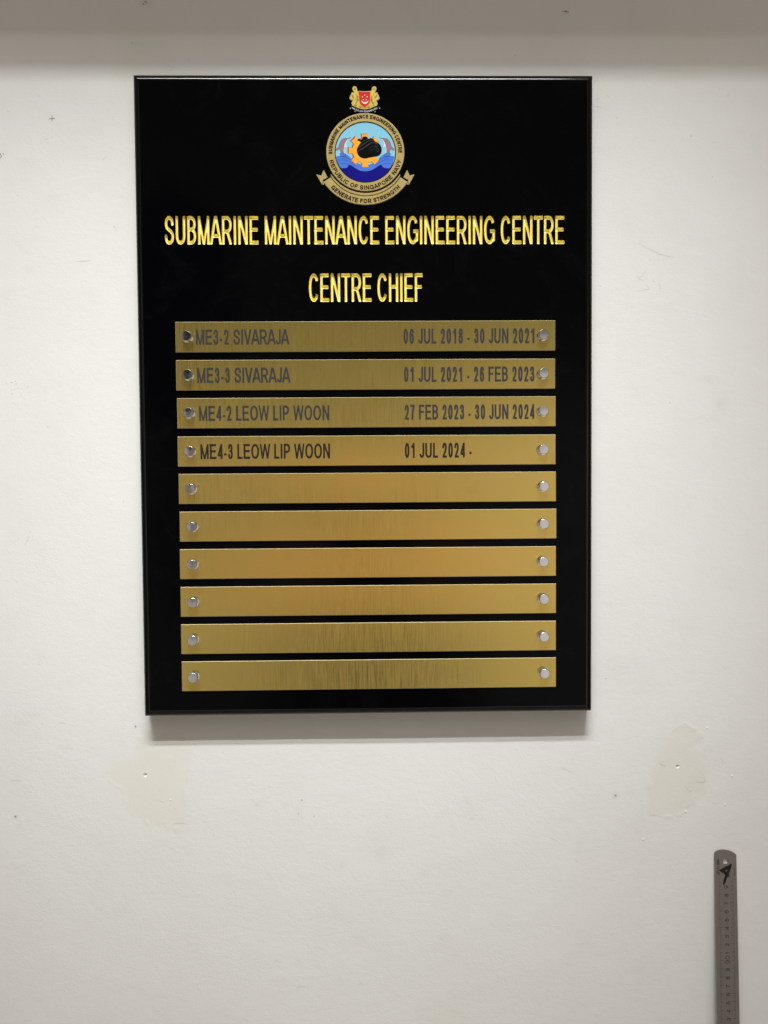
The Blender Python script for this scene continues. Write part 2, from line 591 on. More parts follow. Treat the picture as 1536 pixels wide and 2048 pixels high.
    if ch in '69':
        a = smooth_path(n([(.95, .77), (.86, .93), (.68, 1), (.5, 1), (.26, .95), (.08, .78), (.0, .5), (.03, .22), (.2, .04), (.5, 0), (.8, .04), (.98, .2), (1, .32), (.95, .46), (.8, .58), (.52, .625), (.25, .58), (.07, .46), (.0, .34)]), 5)
        if ch == '9':
            a = [(w - x, h - y) for x, y in a]
        return [(a, 'b', 'r')]
    if ch == '7':
        return [([(0, Tp), (w, Tp)], 'b', 'b'), (smooth_path(n([(1, 1), (.66, .66), (.44, .3), (.34, -.12)]), 5), 'r', 'b')]
    if ch == '8':
        return [(sup(mx, h * .755, (mx - t) * .88, h * .245 - t, 0, 360, 28, 2.1), 'r', 'r'), (sup(mx, h * .285, mx - t, h * .285 - t, 0, 360, 28, 2.1), 'r', 'r')]
    raise KeyError(ch)


def sdf(X, Y, strokes, t, h=None):
    D = np.full(X.shape, 1e3)
    t0 = t
    for pts, c0, c1, *tf in strokes:
        t = t0 * (tf[0] if tf else 1.0)
        N = len(pts) - 1
        for k in range(N):
            (ax, ay), (bx, by) = pts[k], pts[k + 1]
            L = math.hypot(bx - ax, by - ay)
            if L < 1e-9:
                continue
            ux, uy = (bx - ax) / L, (by - ay) / L
            s = (X - ax) * ux + (Y - ay) * uy
            q = np.abs(-(X - ax) * uy + (Y - ay) * ux)
            lo, hi = -s, s - L
            d = np.hypot(np.maximum(np.maximum(lo, hi), 0), q) - t
            if k == 0 and c0 != 'r':
                ext = t if c0 == 's' else 0
                d = np.where(s < 0, np.maximum(q - t, -s - ext), d)
            if k == N - 1 and c1 != 'r':
                ext = t if c1 == 's' else 0
                d = np.where(s > L, np.maximum(q - t, s - L - ext), d)
            D = np.minimum(D, d)
    if h is not None:
        D = np.maximum(D, np.maximum(Y - h, -Y))
    return D


def march(xs, ys, D, inside=True):
    """Polygons of the cells where D<0 (or D>0), cut along the zero line. Returns points, the D of each, faces."""
    S = D if inside else -D
    ny, nx = S.shape
    used, pts, val, faces = {}, [], [], []

    def gp(j, i):
        k = (j, i)
        if k not in used:
            used[k] = len(pts)
            pts.append((xs[i], ys[j]))
            val.append(S[j, i])
        return used[k]

    def ep(j0, i0, j1, i1):
        k = (j0, i0, j1, i1) if (j0, i0) < (j1, i1) else (j1, i1, j0, i0)
        if k not in used:
            a, b = S[j0, i0], S[j1, i1]
            f = min(max(a / (a - b), 0.02), 0.98)
            used[k] = len(pts)
            pts.append((xs[i0] + (xs[i1] - xs[i0]) * f, ys[j0] + (ys[j1] - ys[j0]) * f))
            val.append(0.0)
        return used[k]
    neg = S < 0
    cnt = neg[:-1, :-1].astype(int) + neg[:-1, 1:] + neg[1:, 1:] + neg[1:, :-1]
    for j, i in np.argwhere(cnt > 0):
        c = ((j, i), (j, i + 1), (j + 1, i + 1), (j + 1, i))
        poly = []
        for k in range(4):
            a, b = c[k], c[(k + 1) % 4]
            if neg[a]:
                poly.append(gp(*a))
            if neg[a] != neg[b]:
                poly.append(ep(*a, *b))
        faces.append(tuple(poly))
    return pts, val, faces


GLY = {}


def glyph_mesh(ch, w, h, t, sx, cell):
    key = (ch, round(w, 6), round(h, 6), round(t, 7), round(sx, 4), round(cell, 6))
    if key not in GLY:
        vw = w / sx
        st = glyph(ch, vw, h, t)
        xs = np.arange(-2 * cell / sx, vw + 2.5 * cell / sx, cell / sx)
        ys = np.arange(-2 * cell, h + 2.5 * cell, cell)
        X, Y = np.meshgrid(xs, ys)
        pts, val, fs = march(xs, ys, sdf(X, Y, st, t, h))
        GLY[key] = ([(x * sx, y) for x, y in pts], fs)
    return GLY[key]


def layout(text, length, h):
    """Glyph boxes (char, x, width) of the text squeezed or spaced to the given length."""
    em = h / CAP
    adv = [ADV[c] * em for c in text]
    sb = [SB.get(c, .07) * em for c in text]
    sbl, sbr = sb[0], sb[-1]
    k = length / (sum(adv) - sbl - sbr)
    x, out = -sbl * k, []
    for c, a, s in zip(text, adv, sb):
        if c != ' ':
            out.append((c, x + s * k, (a - 2 * s) * k))
        x += a * k
    return out


def text_line(acc, text, x0, x1, z0, h, t, sx, height, cell, mat=0, slope=0.0):
    for c, x, w in layout(text, x1 - x0, h):
        pts, fs = glyph_mesh(c, w, h, t, sx, cell)
        acc.add([(x0 + x + p[0], -height, z0 + p[1] + slope * (x + p[0])) for p in pts], fs, mat)


def text_arc(acc, text, cx, cz, r, a0, a1, h, t, sx, height, cell, mat=0, outside=True, squash=1.0):
    """Letters on a circle; outside: tops point away from the centre, running clockwise."""
    length = abs(a1 - a0) * r
    for c, x, w in layout(text, length, h):
        f = (x + w / 2) / length
        a = a0 + (a1 - a0) * f
        pts, fs = glyph_mesh(c, w, h, t, sx, cell)
        rot = a - math.pi / 2 if outside else a + math.pi / 2
        cs, sn = math.cos(rot), math.sin(rot)
        ox, oz = cx + r * math.cos(a), cz + r * math.sin(a) * squash
        vs = []
        for px, pz in pts:
            u, v = px - w / 2, pz - h / 2
            vs.append((ox + u * cs - v * sn, -height, oz + u * sn + v * cs))
        acc.add(vs, fs, mat)


def thing(name, label, cat, loc):
    o = bpy.data.objects.new(name, None)
    o.empty_display_size = 0.05
    scene.collection.objects.link(o)
    o.location = loc
    o['label'] = label
    o['category'] = cat
    return o


def vnoise(x, y, seed):
    r = np.random.default_rng(seed).random((64, 64))
    xi, yi = np.floor(x).astype(int), np.floor(y).astype(int)
    fx, fy = x - xi, y - yi
    fx, fy = fx * fx * (3 - 2 * fx), fy * fy * (3 - 2 * fy)
    g = lambda a, b: r[(yi + b) % 64, (xi + a) % 64]
    return (g(0, 0) * (1 - fx) + g(1, 0) * fx) * (1 - fy) + (g(0, 1) * (1 - fx) + g(1, 1) * fx) * fy


def fbm(x, y, s, seed, octs=4):
    return sum(vnoise(x * s * 2 ** k, y * s * 2 ** k, seed + k) * 0.5 ** k for k in range(octs)) / (2 - 0.5 ** (octs - 1)) - 0.5


# marks on the wall, metres from the board centre
PENCIL = [[(-0.373, 0.341), (-0.373, 0.3339)], [(-0.3769, 0.3369), (-0.3695, 0.3374)], [(-0.4369, 0.2951), (-0.4351, 0.2948), (-0.4342, 0.2933), (-0.4346, 0.2919), (-0.4358, 0.291), (-0.437, 0.291)], [(-0.4368, 0.2966), (-0.4348, 0.2959)], [(-0.432, 0.297), (-0.4314, 0.2948)]]
SCUFFS = [[(-0.4268, 0.3456), (-0.4214, 0.3459)], [(-0.3896, 0.365), (-0.3867, 0.3627)], [(-0.2729, 0.4243), (-0.2699, 0.4272), (-0.2717, 0.4255)], [(-0.2336, 0.3939), (-0.2282, 0.3966)], [(-0.2096, 0.4092), (-0.2097, 0.4034)], [(0.279, 0.3835), (0.2777, 0.3811), (0.2765, 0.3788)], [(0.2917, 0.3669), (0.2942, 0.3645), (0.2972, 0.3634)], [(0.2772, 0.3527), (0.2821, 0.3521), (0.2869, 0.3503)], [(0.2778, 0.3604), (0.2832, 0.3616), (0.2838, 0.3633)], [(0.4401, 0.3677), (0.4377, 0.3629)], [(0.4686, 0.32), (0.4693, 0.3147)], [(0.421, 0.3087), (0.4241, 0.3099), (0.4253, 0.3087)], [(0.3313, 0.189), (0.3447, 0.1817), (0.357, 0.1759), (0.3662, 0.1738), (0.3748, 0.1714)], [(0.3424, 0.1582), (0.3375, 0.151), (0.3333, 0.1462), (0.3388, 0.1432)], [(0.3413, 0.1383), (0.345, 0.1335), (0.3376, 0.1323), (0.3303, 0.1305)], [(0.3566, 0.1413), (0.3597, 0.1335)], [(0.3486, 0.1444), (0.3535, 0.1419)], [(0.3308, 0.1492), (0.3327, 0.1468)], [(-0.4023, -0.3931), (-0.3993, -0.3932)], [(-0.3822, -0.3915), (-0.3779, -0.3916), (-0.3725, -0.3923)], [(-0.3743, -0.422), (-0.3688, -0.4227), (-0.3634, -0.4234)], [(0.0199, -0.5817), (0.0211, -0.5918)], [(0.2376, -0.4557), (0.2444, -0.4583), (0.2526, -0.4622)], [(0.2232, -0.5438), (0.2276, -0.5451), (0.2326, -0.5477)], [(0.2552, -0.5721), (0.2589, -0.5747)], [(-0.0148, -0.722), (-0.0105, -0.7266)], [(-0.0266, -0.7078), (-0.0247, -0.711)], [(-0.051, -0.6603), (-0.0492, -0.6629)], [(-0.0934, -0.7282), (-0.0878, -0.7271), (-0.0816, -0.7272)], [(-0.0378, -0.5726), (-0.0329, -0.5784)], [(0.1241, -0.5171), (0.131, -0.5178)], [(0.0283, -0.4379), (0.0308, -0.4429)], [(-0.3481, 0.1684), (-0.3415, 0.1689), (-0.3307, 0.1695)], [(-0.3819, 0.3122), (-0.3777, 0.3145)], [(-0.3141, 0.2886), (-0.3086, 0.2933)], [(-0.26, -0.4896), (-0.2521, -0.4934)], [(-0.2435, -0.4967), (-0.2393, -0.503)], [(-0.2445, -0.5192), (-0.2347, -0.5181), (-0.2236, -0.5195)], [(0.3588, -0.4504), (0.3676, -0.455)], [(0.3928, -0.4805), (0.3985, -0.4869), (0.4016, -0.4857)], [(0.4053, -0.475), (0.4166, -0.4758), (0.4172, -0.4708)], [(0.4371, -0.4445), (0.4403, -0.4509)], [(0.3478, -0.5165), (0.356, -0.5166)], [(-0.4416, -0.4615), (-0.427, -0.4629)]]
SPECKS = [(-0.262, 0.4716, 0.00198), (-0.2595, 0.4739, 0.00186), (-0.2578, 0.4728, 0.00124), (0.2426, 0.4643, 0.00279), (0.2396, 0.4646, 0.00155), (0.2456, 0.4637, 0.00155), (-0.2758, 0.4261, 0.00093), (0.1816, 0.4123, 0.00081), (0.3052, 0.339, 0.00074), (0.3953, 0.317, 0.00099), (0.4219, 0.268, 0.00093), (0.4291, 0.373, 0.00074), (-0.3741, 0.3151, 0.00062), (-0.3019, 0.2099, 0.00099), (-0.3001, 0.2081, 0.00074), (-0.2996, 0.2045, 0.00062), (-0.2976, 0.2116, 0.0005), (-0.4278, 0.024, 0.00099), (-0.4236, 0.0252, 0.00074), (-0.4225, 0.0222, 0.00068), (-0.4344, 0.0235, 0.00062), (-0.4208, 0.0174, 0.00068), (-0.425, 0.0156, 0.00062), (-0.428, 0.0156, 0.00062), (-0.4172, 0.0168, 0.00056), (-0.4281, 0.0108, 0.00081), (-0.4174, 0.009, 0.00056), (-0.4088, 0.0185, 0.00074), (-0.4123, 0.0216, 0.0005), (-0.3864, -0.0297, 0.00081), (-0.3846, -0.0298, 0.00056), (-0.4161, -0.1713, 0.00074), (-0.413, -0.1665, 0.00074), (-0.4117, -0.1629, 0.00068), (-0.4097, -0.1568, 0.00062), (-0.408, -0.1617, 0.00056), (-0.4244, -0.1646, 0.00056), (-0.4287, -0.1682, 0.0005), (-0.4148, -0.1683, 0.00062), (-0.2966, -0.12, 0.00081), (-0.3771, -0.1285, 0.00062), (-0.403, -0.316, 0.00062), (-0.2871, -0.3971, 0.00174), (-0.436, -0.507, 0.00186), (-0.0885, -0.5083, 0.00112), (-0.0694, -0.5117, 0.00112), (-0.084, -0.4914, 0.00136), (0.3057, -0.4913, 0.00186), (0.033, -0.6605, 0.00062), (-0.0167, -0.7252, 0.00062), (-0.3678, 0.2768, 0.00062), (-0.4155, 0.2467, 0.00062), (0.285, 0.1373, 0.00081), (0.3714, -0.0044, 0.00081), (0.0739, -0.6111, 0.00074), (-0.1931, -0.5337, 0.00062), (0.2935, -0.3443, 0.00093)]
SMUDGES = [(0.4181, 0.0246, 0.0087, 0.1), (0.4213, 0.0118, 0.0136, 0.05), (0.4338, -0.0053, 0.0087, 0.1), (-0.402, 0.1566, 0.0087, 0.06), (-0.3836, 0.2355, 0.0186, 0.03), (-0.2871, -0.3971, 0.0037, 0.2), (-0.436, -0.507, 0.0037, 0.2), (-0.432, -0.5183, 0.0043, 0.1), (-0.3951, -0.2872, 0.0031, 0.15), (-0.4004, -0.3074, 0.005, 0.08), (-0.139, -0.4982, 0.0043, 0.12), (-0.1038, -0.4974, 0.0056, 0.12), (-0.084, -0.4914, 0.005, 0.1), (0.0108, -0.5525, 0.0248, 0.05), (-0.0359, -0.5745, 0.0062, 0.08), (0.3057, -0.4913, 0.0056, 0.15), (0.1205, -0.4956, 0.0068, 0.1), (0.0678, -0.585, 0.0087, 0.05), (-0.3423, -0.379, 0.0037, 0.15), (0.3239, -0.4846, 0.0087, 0.05), (-0.085, -0.3542, 0.0031, 0.0), (-0.4278, -0.3903, 0.0149, 0.04), (-0.2602, 0.4728, 0.0087, 0.12), (0.242, 0.4637, 0.0056, 0.12), (0.2905, 0.3509, 0.0062, 0.08), (0.2876, 0.3003, 0.0087, 0.07), (-0.2818, 0.1282, 0.0087, 0.08), (-0.2746, 0.1997, 0.0062, 0.08)]
FILLER = [[(-0.2857, -0.4127), (-0.2889, -0.4272), (-0.2919, -0.4369), (-0.3179, -0.4462), (-0.3187, -0.4618), (-0.3126, -0.4687), (-0.3041, -0.4756), (-0.3014, -0.4854), (-0.2988, -0.4981), (-0.2913, -0.5061), (-0.2789, -0.5131), (-0.2723, -0.5205), (-0.2494, -0.5243), (-0.2264, -0.529), (-0.2242, -0.5149), (-0.2288, -0.4982), (-0.2284, -0.4738), (-0.2214, -0.4544), (-0.2201, -0.433), (-0.2169, -0.4155), (-0.2474, -0.4054), (-0.2817, -0.4011)], [(0.3894, -0.4016), (0.3993, -0.4078), (0.4104, -0.4135), (0.4126, -0.4234), (0.3984, -0.4332), (0.4039, -0.4399), (0.4106, -0.4489), (0.415, -0.4456), (0.4217, -0.4534), (0.4207, -0.4778), (0.4242, -0.4934), (0.4032, -0.4976), (0.4011, -0.5064), (0.3846, -0.5184), (0.3669, -0.5204), (0.347, -0.5168), (0.3459, -0.4956), (0.3447, -0.4845), (0.3502, -0.4724), (0.3512, -0.4569), (0.3566, -0.4404), (0.3664, -0.4239), (0.3806, -0.4076)], [(-0.2974, 0.4441), (-0.2417, 0.4425), (-0.2397, 0.4209), (-0.2554, 0.4033), (-0.2709, 0.371), (-0.2946, 0.3721), (-0.2909, 0.412)], [(0.3521, 0.4457), (0.4207, 0.4417), (0.4178, 0.4133), (0.4089, 0.3896), (0.3877, 0.3741), (0.3633, 0.3836), (0.348, 0.4073)], [(-0.1014, -0.4474), (-0.0859, -0.4445), (-0.0769, -0.4665), (-0.0925, -0.4788), (-0.1034, -0.4661)], [(0.0669, -0.7536), (0.0857, -0.7463), (0.1139, -0.7557), (0.1169, -0.7866), (0.0604, -0.7855)], [(-0.2822, -0.4273), (-0.2669, -0.4285), (-0.2546, -0.4335), (-0.2518, -0.4403), (-0.2424, -0.4502), (-0.2446, -0.4657), (-0.2495, -0.4754), (-0.2583, -0.486), (-0.2719, -0.4966), (-0.2854, -0.5013), (-0.2996, -0.4923), (-0.2964, -0.4748), (-0.2903, -0.4534)]]
HOLES = [(-0.2763, -0.4578), (0.3832, -0.4558)]
BUMPS = [(0.4199, -0.4078), (0.3936, -0.5128), (0.4432, -0.5049), (-0.2459, -0.4891), (0.4517, -0.4687), (0.3404, -0.5474)]


# ------------------------------------------------------------------ wall (positions in metres from the board's centre)
def in_poly(X, Y, poly):
    ins = np.zeros(X.shape, bool)
    n = len(poly)
    dist = np.full(X.shape, 1e3)
    for k in range(n):
        (x0, y0), (x1, y1) = poly[k], poly[(k + 1) % n]
        if y0 != y1:
            c = ((y0 > Y) != (y1 > Y)) & (X < (x1 - x0) * (Y - y0) / (y1 - y0) + x0)
            ins ^= c
        L2 = (x1 - x0) ** 2 + (y1 - y0) ** 2
        s = np.clip(((X - x0) * (x1 - x0) + (Y - y0) * (y1 - y0)) / max(L2, 1e-12), 0, 1)
        dist = np.minimum(dist, np.hypot(X - x0 - s * (x1 - x0), Y - y0 - s * (y1 - y0)))
    return np.where(ins, -dist, dist)


def wall():
    x0, x1, z0, z1 = -0.62, 0.66, -0.95, 0.62
    st = 0.0025
    fine = np.arange(-0.007, 0.0071, 0.0007)
    xs, zs = [np.arange(x0, x1 + 1e-6, st)], [np.arange(z0, z1 + 1e-6, st)]
    for hx, hz in HOLES + BUMPS:
        xs.append(hx + fine)
        zs.append(hz + fine)
    xs, zs = (np.unique(np.round(np.concatenate(a), 5)) for a in (xs, zs))
    keep = lambda a: a[np.concatenate([[True], np.diff(a) > 0.0003])]
    xs, zs = keep(xs), keep(zs)
    X, Z = np.meshgrid(xs, zs)
    wob = 0.010 * fbm(X, Z, 22, 3)
    wob2 = 0.010 * fbm(X, Z, 22, 9)
    fil = np.zeros(X.shape)
    H = 0.0010 * fbm(X, Z, 5, 21, 3)           # slow waviness of the plaster
    for k, poly in enumerate(FILLER):
        d = in_poly(X + wob, Z + wob2, poly)
        soft = (0.004, 0.0045, 0.012, 0.012, 0.012, 0.015, 0.006)[k]
        amt = (0.68, 0.68, 0.50, 0.38, 0.32, 0.32, 0.35)[k]
        mask = np.clip(0.5 - d / (2 * soft), 0, 1)
        mask = mask * (0.82 + 0.5 * fbm(X, Z, 30, 40 + k))
        fil = np.maximum(fil, amt * np.clip(mask, 0, 1)) if k < 6 else np.clip(fil + 0.25 * mask, 0, 1)
        if k < 2:                               # torn ridge left by the filling knife
            H += 0.00032 * np.exp(-(d / 0.0028) ** 2) * np.clip(fbm(X, Z, 70, 60 + k, 3) * 3.0, -0.35, 1)
    H += 0.00018 * fbm(X, Z, 60, 80, 3) * (1 - fil)
    for hx, hz in HOLES:
        r = np.hypot(X - hx, Z - hz)
        H += -0.0018 * np.clip(1 - (r / 0.0020) ** 2, 0, 1)
    for hx, hz in BUMPS:
        r = np.hypot((X - hx), (Z - hz))
        H += 0.0006 * np.exp(-(r / 0.0011) ** 2)
    global surface

    def surface(px, pz):
        """Height of the plaster at a point."""
        i = int(np.clip(np.searchsorted(xs, px) - 1, 0, len(xs) - 2))
        j = int(np.clip(np.searchsorted(zs, pz) - 1, 0, len(zs) - 2))
        u = float(np.clip((px - xs[i]) / (xs[i + 1] - xs[i]), 0, 1))
        v = float(np.clip((pz - zs[j]) / (zs[j + 1] - zs[j]), 0, 1))
        return (H[j, i] * (1 - u) + H[j, i + 1] * u) * (1 - v) + (H[j + 1, i] * (1 - u) + H[j + 1, i + 1] * u) * v
    dirt = np.zeros(X.shape)
    for sx_, sz_, r, a in SMUDGES:
        q = np.hypot((X - sx_) * 1.0, (Z - sz_) * 1.25) / r
        dirt = np.maximum(dirt, a * np.exp(-q ** 2 * 1.4) * np.clip(0.75 + 2.2 * fbm(X, Z, 90, 100, 3), 0, 1.6))
    dirt += 0.035 * np.clip(fbm(X, Z, 9, 130, 4) * 3 - 0.35, 0, 1)
    nx, nz = len(xs), len(zs)
    co = np.stack([X, -H, Z], -1).reshape(-1, 3)
    j, i = np.meshgrid(np.arange(nz - 1), np.arange(nx - 1), indexing='ij')
    a = (j * nx + i).ravel()
    F = np.stack([a, a + 1, a + nx + 1, a + nx], 1)
    # plain wall beyond the part in view
    ox0, ox1, oz0, oz1 = -2.2, 2.2, -ZC, 1.9
    base = len(co)
    ext = [(ox0, 0, oz0), (x0, 0, oz0), (xs[-1], 0, oz0), (ox1, 0, oz0), (ox0, 0, z0), (x0, 0, z0), (xs[-1], 0, z0), (ox1, 0, z0),
           (ox0, 0, zs[-1]), (x0, 0, zs[-1]), (xs[-1], 0, zs[-1]), (ox1, 0, zs[-1]), (ox0, 0, oz1), (x0, 0, oz1), (xs[-1], 0, oz1), (ox1, 0, oz1)]
    co = np.concatenate([co, np.array(ext, float)])
    E = []
    for r in range(3):
        for c in range(3):
            if (r, c) != (1, 1):
                k = base + r * 4 + c
                E.append((k, k + 1, k + 5, k + 4))
    F = np.concatenate([F, np.array(E)])
    # back of the wall, 10 cm behind
    b2 = len(co)
    co = np.concatenate([co, np.array([(ox0, .1, oz0), (ox1, .1, oz0), (ox1, .1, oz1), (ox0, .1, oz1)])])
    F = np.concatenate([F, np.array([(b2, b2 + 3, b2 + 2, b2 + 1), (base, base + 12, b2 + 3, b2), (base + 3, b2 + 1, b2 + 2, base + 15), (base + 12, base + 15, b2 + 2, b2 + 3)])])
    me = bpy.data.meshes.new("wall")
    me.vertices.add(len(co))
    me.vertices.foreach_set('co', co.ravel())
    me.loops.add(F.size)
    me.loops.foreach_set('vertex_index', F.ravel().astype(np.int32))
    me.polygons.add(len(F))
    me.polygons.foreach_set('loop_start', np.arange(0, F.size, 4, dtype=np.int32))
    me.update(calc_edges=True)
    for nm, arr in (('filler', fil), ('dirt', np.clip(dirt, 0, 1))):
        at = me.attributes.new(nm, 'FLOAT', 'POINT')
        at.data.foreach_set('value', np.concatenate([arr.ravel(), np.zeros(len(co) - arr.size)]).astype(np.float32))
    o = link("wall", me, M_WALL)
    sm = np.zeros(len(me.polygons), bool)
    sm[:(nx - 1) * (nz - 1)] = True
    me.polygons.foreach_set('use_smooth', sm)
    o.location = (0, 0, ZC)
    o['kind'] = 'structure'
    o['label'] = "white painted plaster wall with beige filler patches behind the black board"
    return o


WALL = wall()
acc = Acc()
for s in PENCIL:
    stroke(acc, smooth_path(s, 3) if len(s) > 2 else s, 0.00062, 0.00014)
acc.v = [(x, y - surface(x, z), z) for x, y, z in acc.v]
acc.build("pencil_mark", M_PENCIL, WALL)
acc = Acc()
for k, s in enumerate(SCUFFS):
    p = smooth_path(s, 6) if len(s) > 2 else [tuple(np.array(s[0]) * (1 - f) + np.array(s[1]) * f) for f in (0, .25, .5, .75, 1)]
    p = [(x + random.uniform(-1, 1) * .0003, z + random.uniform(-1, 1) * .0003) for x, z in p]
    stroke(acc, p, random.uniform(.0005, .0009), 0.00010 + 0.000002 * k, 0, True)
acc.v = [(x, y - surface(x, z), z) for x, y, z in acc.v]
acc.build("scuff", M_SCUFF, WALL)
acc = Acc()
for k, (x, z, r) in enumerate(SPECKS):
    n = 9
    ph = random.uniform(0, 6.28)
    el = random.uniform(.6, 1.0)
    pts = [(x + r * .7 * random.uniform(.7, 1.15) * math.cos(2 * math.pi * q / n + ph), -(0.00018 + 0.000002 * k), z + el * r * .7 * random.uniform(.7, 1.15) * math.sin(2 * math.pi * q / n + ph)) for q in range(n)]
    acc.add(pts, [tuple(range(n))])
acc.v = [(x, y - surface(x, z), z) for x, y, z in acc.v]
acc.build("speck", M_SPECK, WALL)

bm = bmesh.new()
bmesh.ops.create_cube(bm, size=1, matrix=Matrix.Translation((0, -1.2, -0.05)) @ Matrix.Diagonal((4.4, 2.4, 0.1, 1)))
me = bpy.data.meshes.new("floor")
bm.to_mesh(me)
bm.free()
fl = link("floor", me, M_FLOOR)
fl['kind'] = 'structure'
bm = bmesh.new()
bmesh.ops.create_cube(bm, size=1, matrix=Matrix.Translation((0, -BULK_P / 2 - 0.001, (BULK_Z + 2.75) / 2)) @ Matrix.Diagonal((4.2, BULK_P, 2.75 - BULK_Z, 1)))
me = bpy.data.meshes.new("bulkhead")
bm.to_mesh(me)
bm.free()
bk = link("bulkhead", me, flat("bulkhead_paint", (0.72, 0.70, 0.66), 0.6, 0.25))
bk['kind'] = 'structure'


# ------------------------------------------------------------------ the honour board
board = thing("honour_board", "tall glossy black honour board with gold heading, crest and ten brass plates on white wall", "honour board", (0, 0, ZC))
HEAD = ("SUBMARINE MAINTENANCE ENGINEERING CENTRE", -0.2358, 0.2359, 0.1818, 0.0330, -0.0004)
SUBH = ("CENTRE CHIEF", -0.0672, 0.0673, 0.1143, 0.0332, 0.0)
HT, HSX, HD = 0.00214, 0.67, 0.0028


def carve(front, cell, line, x0, x1, z0, z1):
    """Cuts the words out of the front face and returns the hollow of each letter stroke."""
    text, a, b, base, h, sl = line
    xs = np.arange(x0, x1 + cell * .5, cell)
    zs = np.arange(z0, z1 + cell * .5, cell)
    D = np.full((len(zs), len(xs)), 1e3)
    for c, x, w in layout(text, b - a, h):
        ox = a + x
        i0, i1 = np.searchsorted(xs, ox - .004), np.searchsorted(xs, ox + w + .004)
        oz = base + sl * x / (b - a) * 1.0
        X, Z = np.meshgrid((xs[i0:i1] - ox) / HSX, zs - oz)
        D[:, i0:i1] = np.minimum(D[:, i0:i1], sdf(X, Z, glyph(c, w / HSX, h, HT), HT, h))
    D[np.abs(D) < 1e-7] = 1e-7
    pts, val, fs = march(xs, zs, D, False)
    front.add([(x, -T, z) for x, z in pts], fs)
    pts, val, fs = march(xs, zs, D, True)
    m_ = np.clip(-np.array(val) / HT, 0, 1)
    dep = HD * (0.45 * m_ + 0.55 * np.sqrt(np.clip(1 - (1 - m_) ** 2, 0, 1)))
    return [(p[0], -T + d, p[1]) for p, d in zip(pts, dep)], fs


front = Acc()
S1, S2 = (-0.2420, 0.2420, 0.1770, 0.2200), (-0.0720, 0.0730, 0.1100, 0.1520)
CELL = 0.0005
S1 = (S1[0], S1[0] + CELL * round((S1[1] - S1[0]) / CELL), S1[2], S1[2] + CELL * round((S1[3] - S1[2]) / CELL))
S2 = (S2[0], S2[0] + CELL * round((S2[1] - S2[0]) / CELL), S2[2], S2[2] + CELL * round((S2[3] - S2[2]) / CELL))
L1 = carve(front, CELL, HEAD, *S1)
L2 = carve(front, CELL, SUBH, *S2)
RB = 0.007
BZ = 0.0002           # the panel's centre above the board's origin
fx, fz = BW / 2 - RB, BH / 2 - RB


def rect(x0, x1, z0, z1):
    front.add([(x0, -T, z0), (x1, -T, z0), (x1, -T, z1), (x0, -T, z1)], [(0, 1, 2, 3)])


rect(-fx, fx, -fz + BZ, S2[2])
rect(-fx, S2[0], S2[2], S2[3])
rect(S2[1], fx, S2[2], S2[3])
rect(-fx, fx, S2[3], S1[2])
rect(-fx, S1[0], S1[2], S1[3])
rect(S1[1], fx, S1[2], S1[3])
rect(-fx, fx, S1[3], fz + BZ)
nflat = len(front.f)
cor = [(-1, -1), (1, -1), (1, 1), (-1, 1)]
for k in range(4):
    c0, c1 = cor[k], cor[(k + 1) % 4]
    vs = []
    NS = 10
    AB = math.radians(52)
    R2 = RB / math.sin(AB)
    for q in range(NS + 1):
        a = AB * q / NS
        ins, hh = R2 * (math.sin(AB) - math.sin(a)), T - R2 * (1 - math.cos(a))
        for c in (c0, c1):
            vs.append((c[0] * (BW / 2 - ins), -hh, c[1] * (BH / 2 - ins) + BZ))
    front.add(vs, [(2 * q, 2 * q + 2, 2 * q + 3, 2 * q + 1) for q in range(NS)])
nbev = len(front.f)
for k in range(4):
    c0, c1 = cor[k], cor[(k + 1) % 4]
    p = [(c[0] * BW / 2, c[1] * BH / 2 + BZ) for c in (c0, c1)]
    front.add([(p[0][0], -(T - R2 * (1 - math.cos(AB))), p[0][1]), (p[1][0], -(T - R2 * (1 - math.cos(AB))), p[1][1]), (p[1][0], 0.0015, p[1][1]), (p[0][0], 0.0015, p[0][1])], [(3, 2, 1, 0)])
front.add([(x * BW / 2, 0.0015, z * BH / 2 + BZ) for x, z in cor], [(3, 2, 1, 0)])
front.i[nflat:] = [1] * (len(front.f) - nflat)
panel = front.build("panel", [M_LACQ, M_LACQEDGE], board)
sm = np.zeros(len(panel.data.polygons), bool)
sm[nflat:nbev] = True
if len(sm) == len(front.f):
    panel.data.polygons.foreach_set('use_smooth', sm)
for nm, (vs, fs), lb in (("heading_lettering", L1, "long carved gold heading across the board under the crest"), ("subheading_lettering", L2, "short carved gold line CENTRE CHIEF")):
    o = link(nm, mesh(nm, vs, fs), M_GOLD, board, True)
    o['label'] = lb

# ------------------------------------------------------------------ brass name plates and their bolts
PW, PH, PT = 0.4497, 0.0357, 0.0016


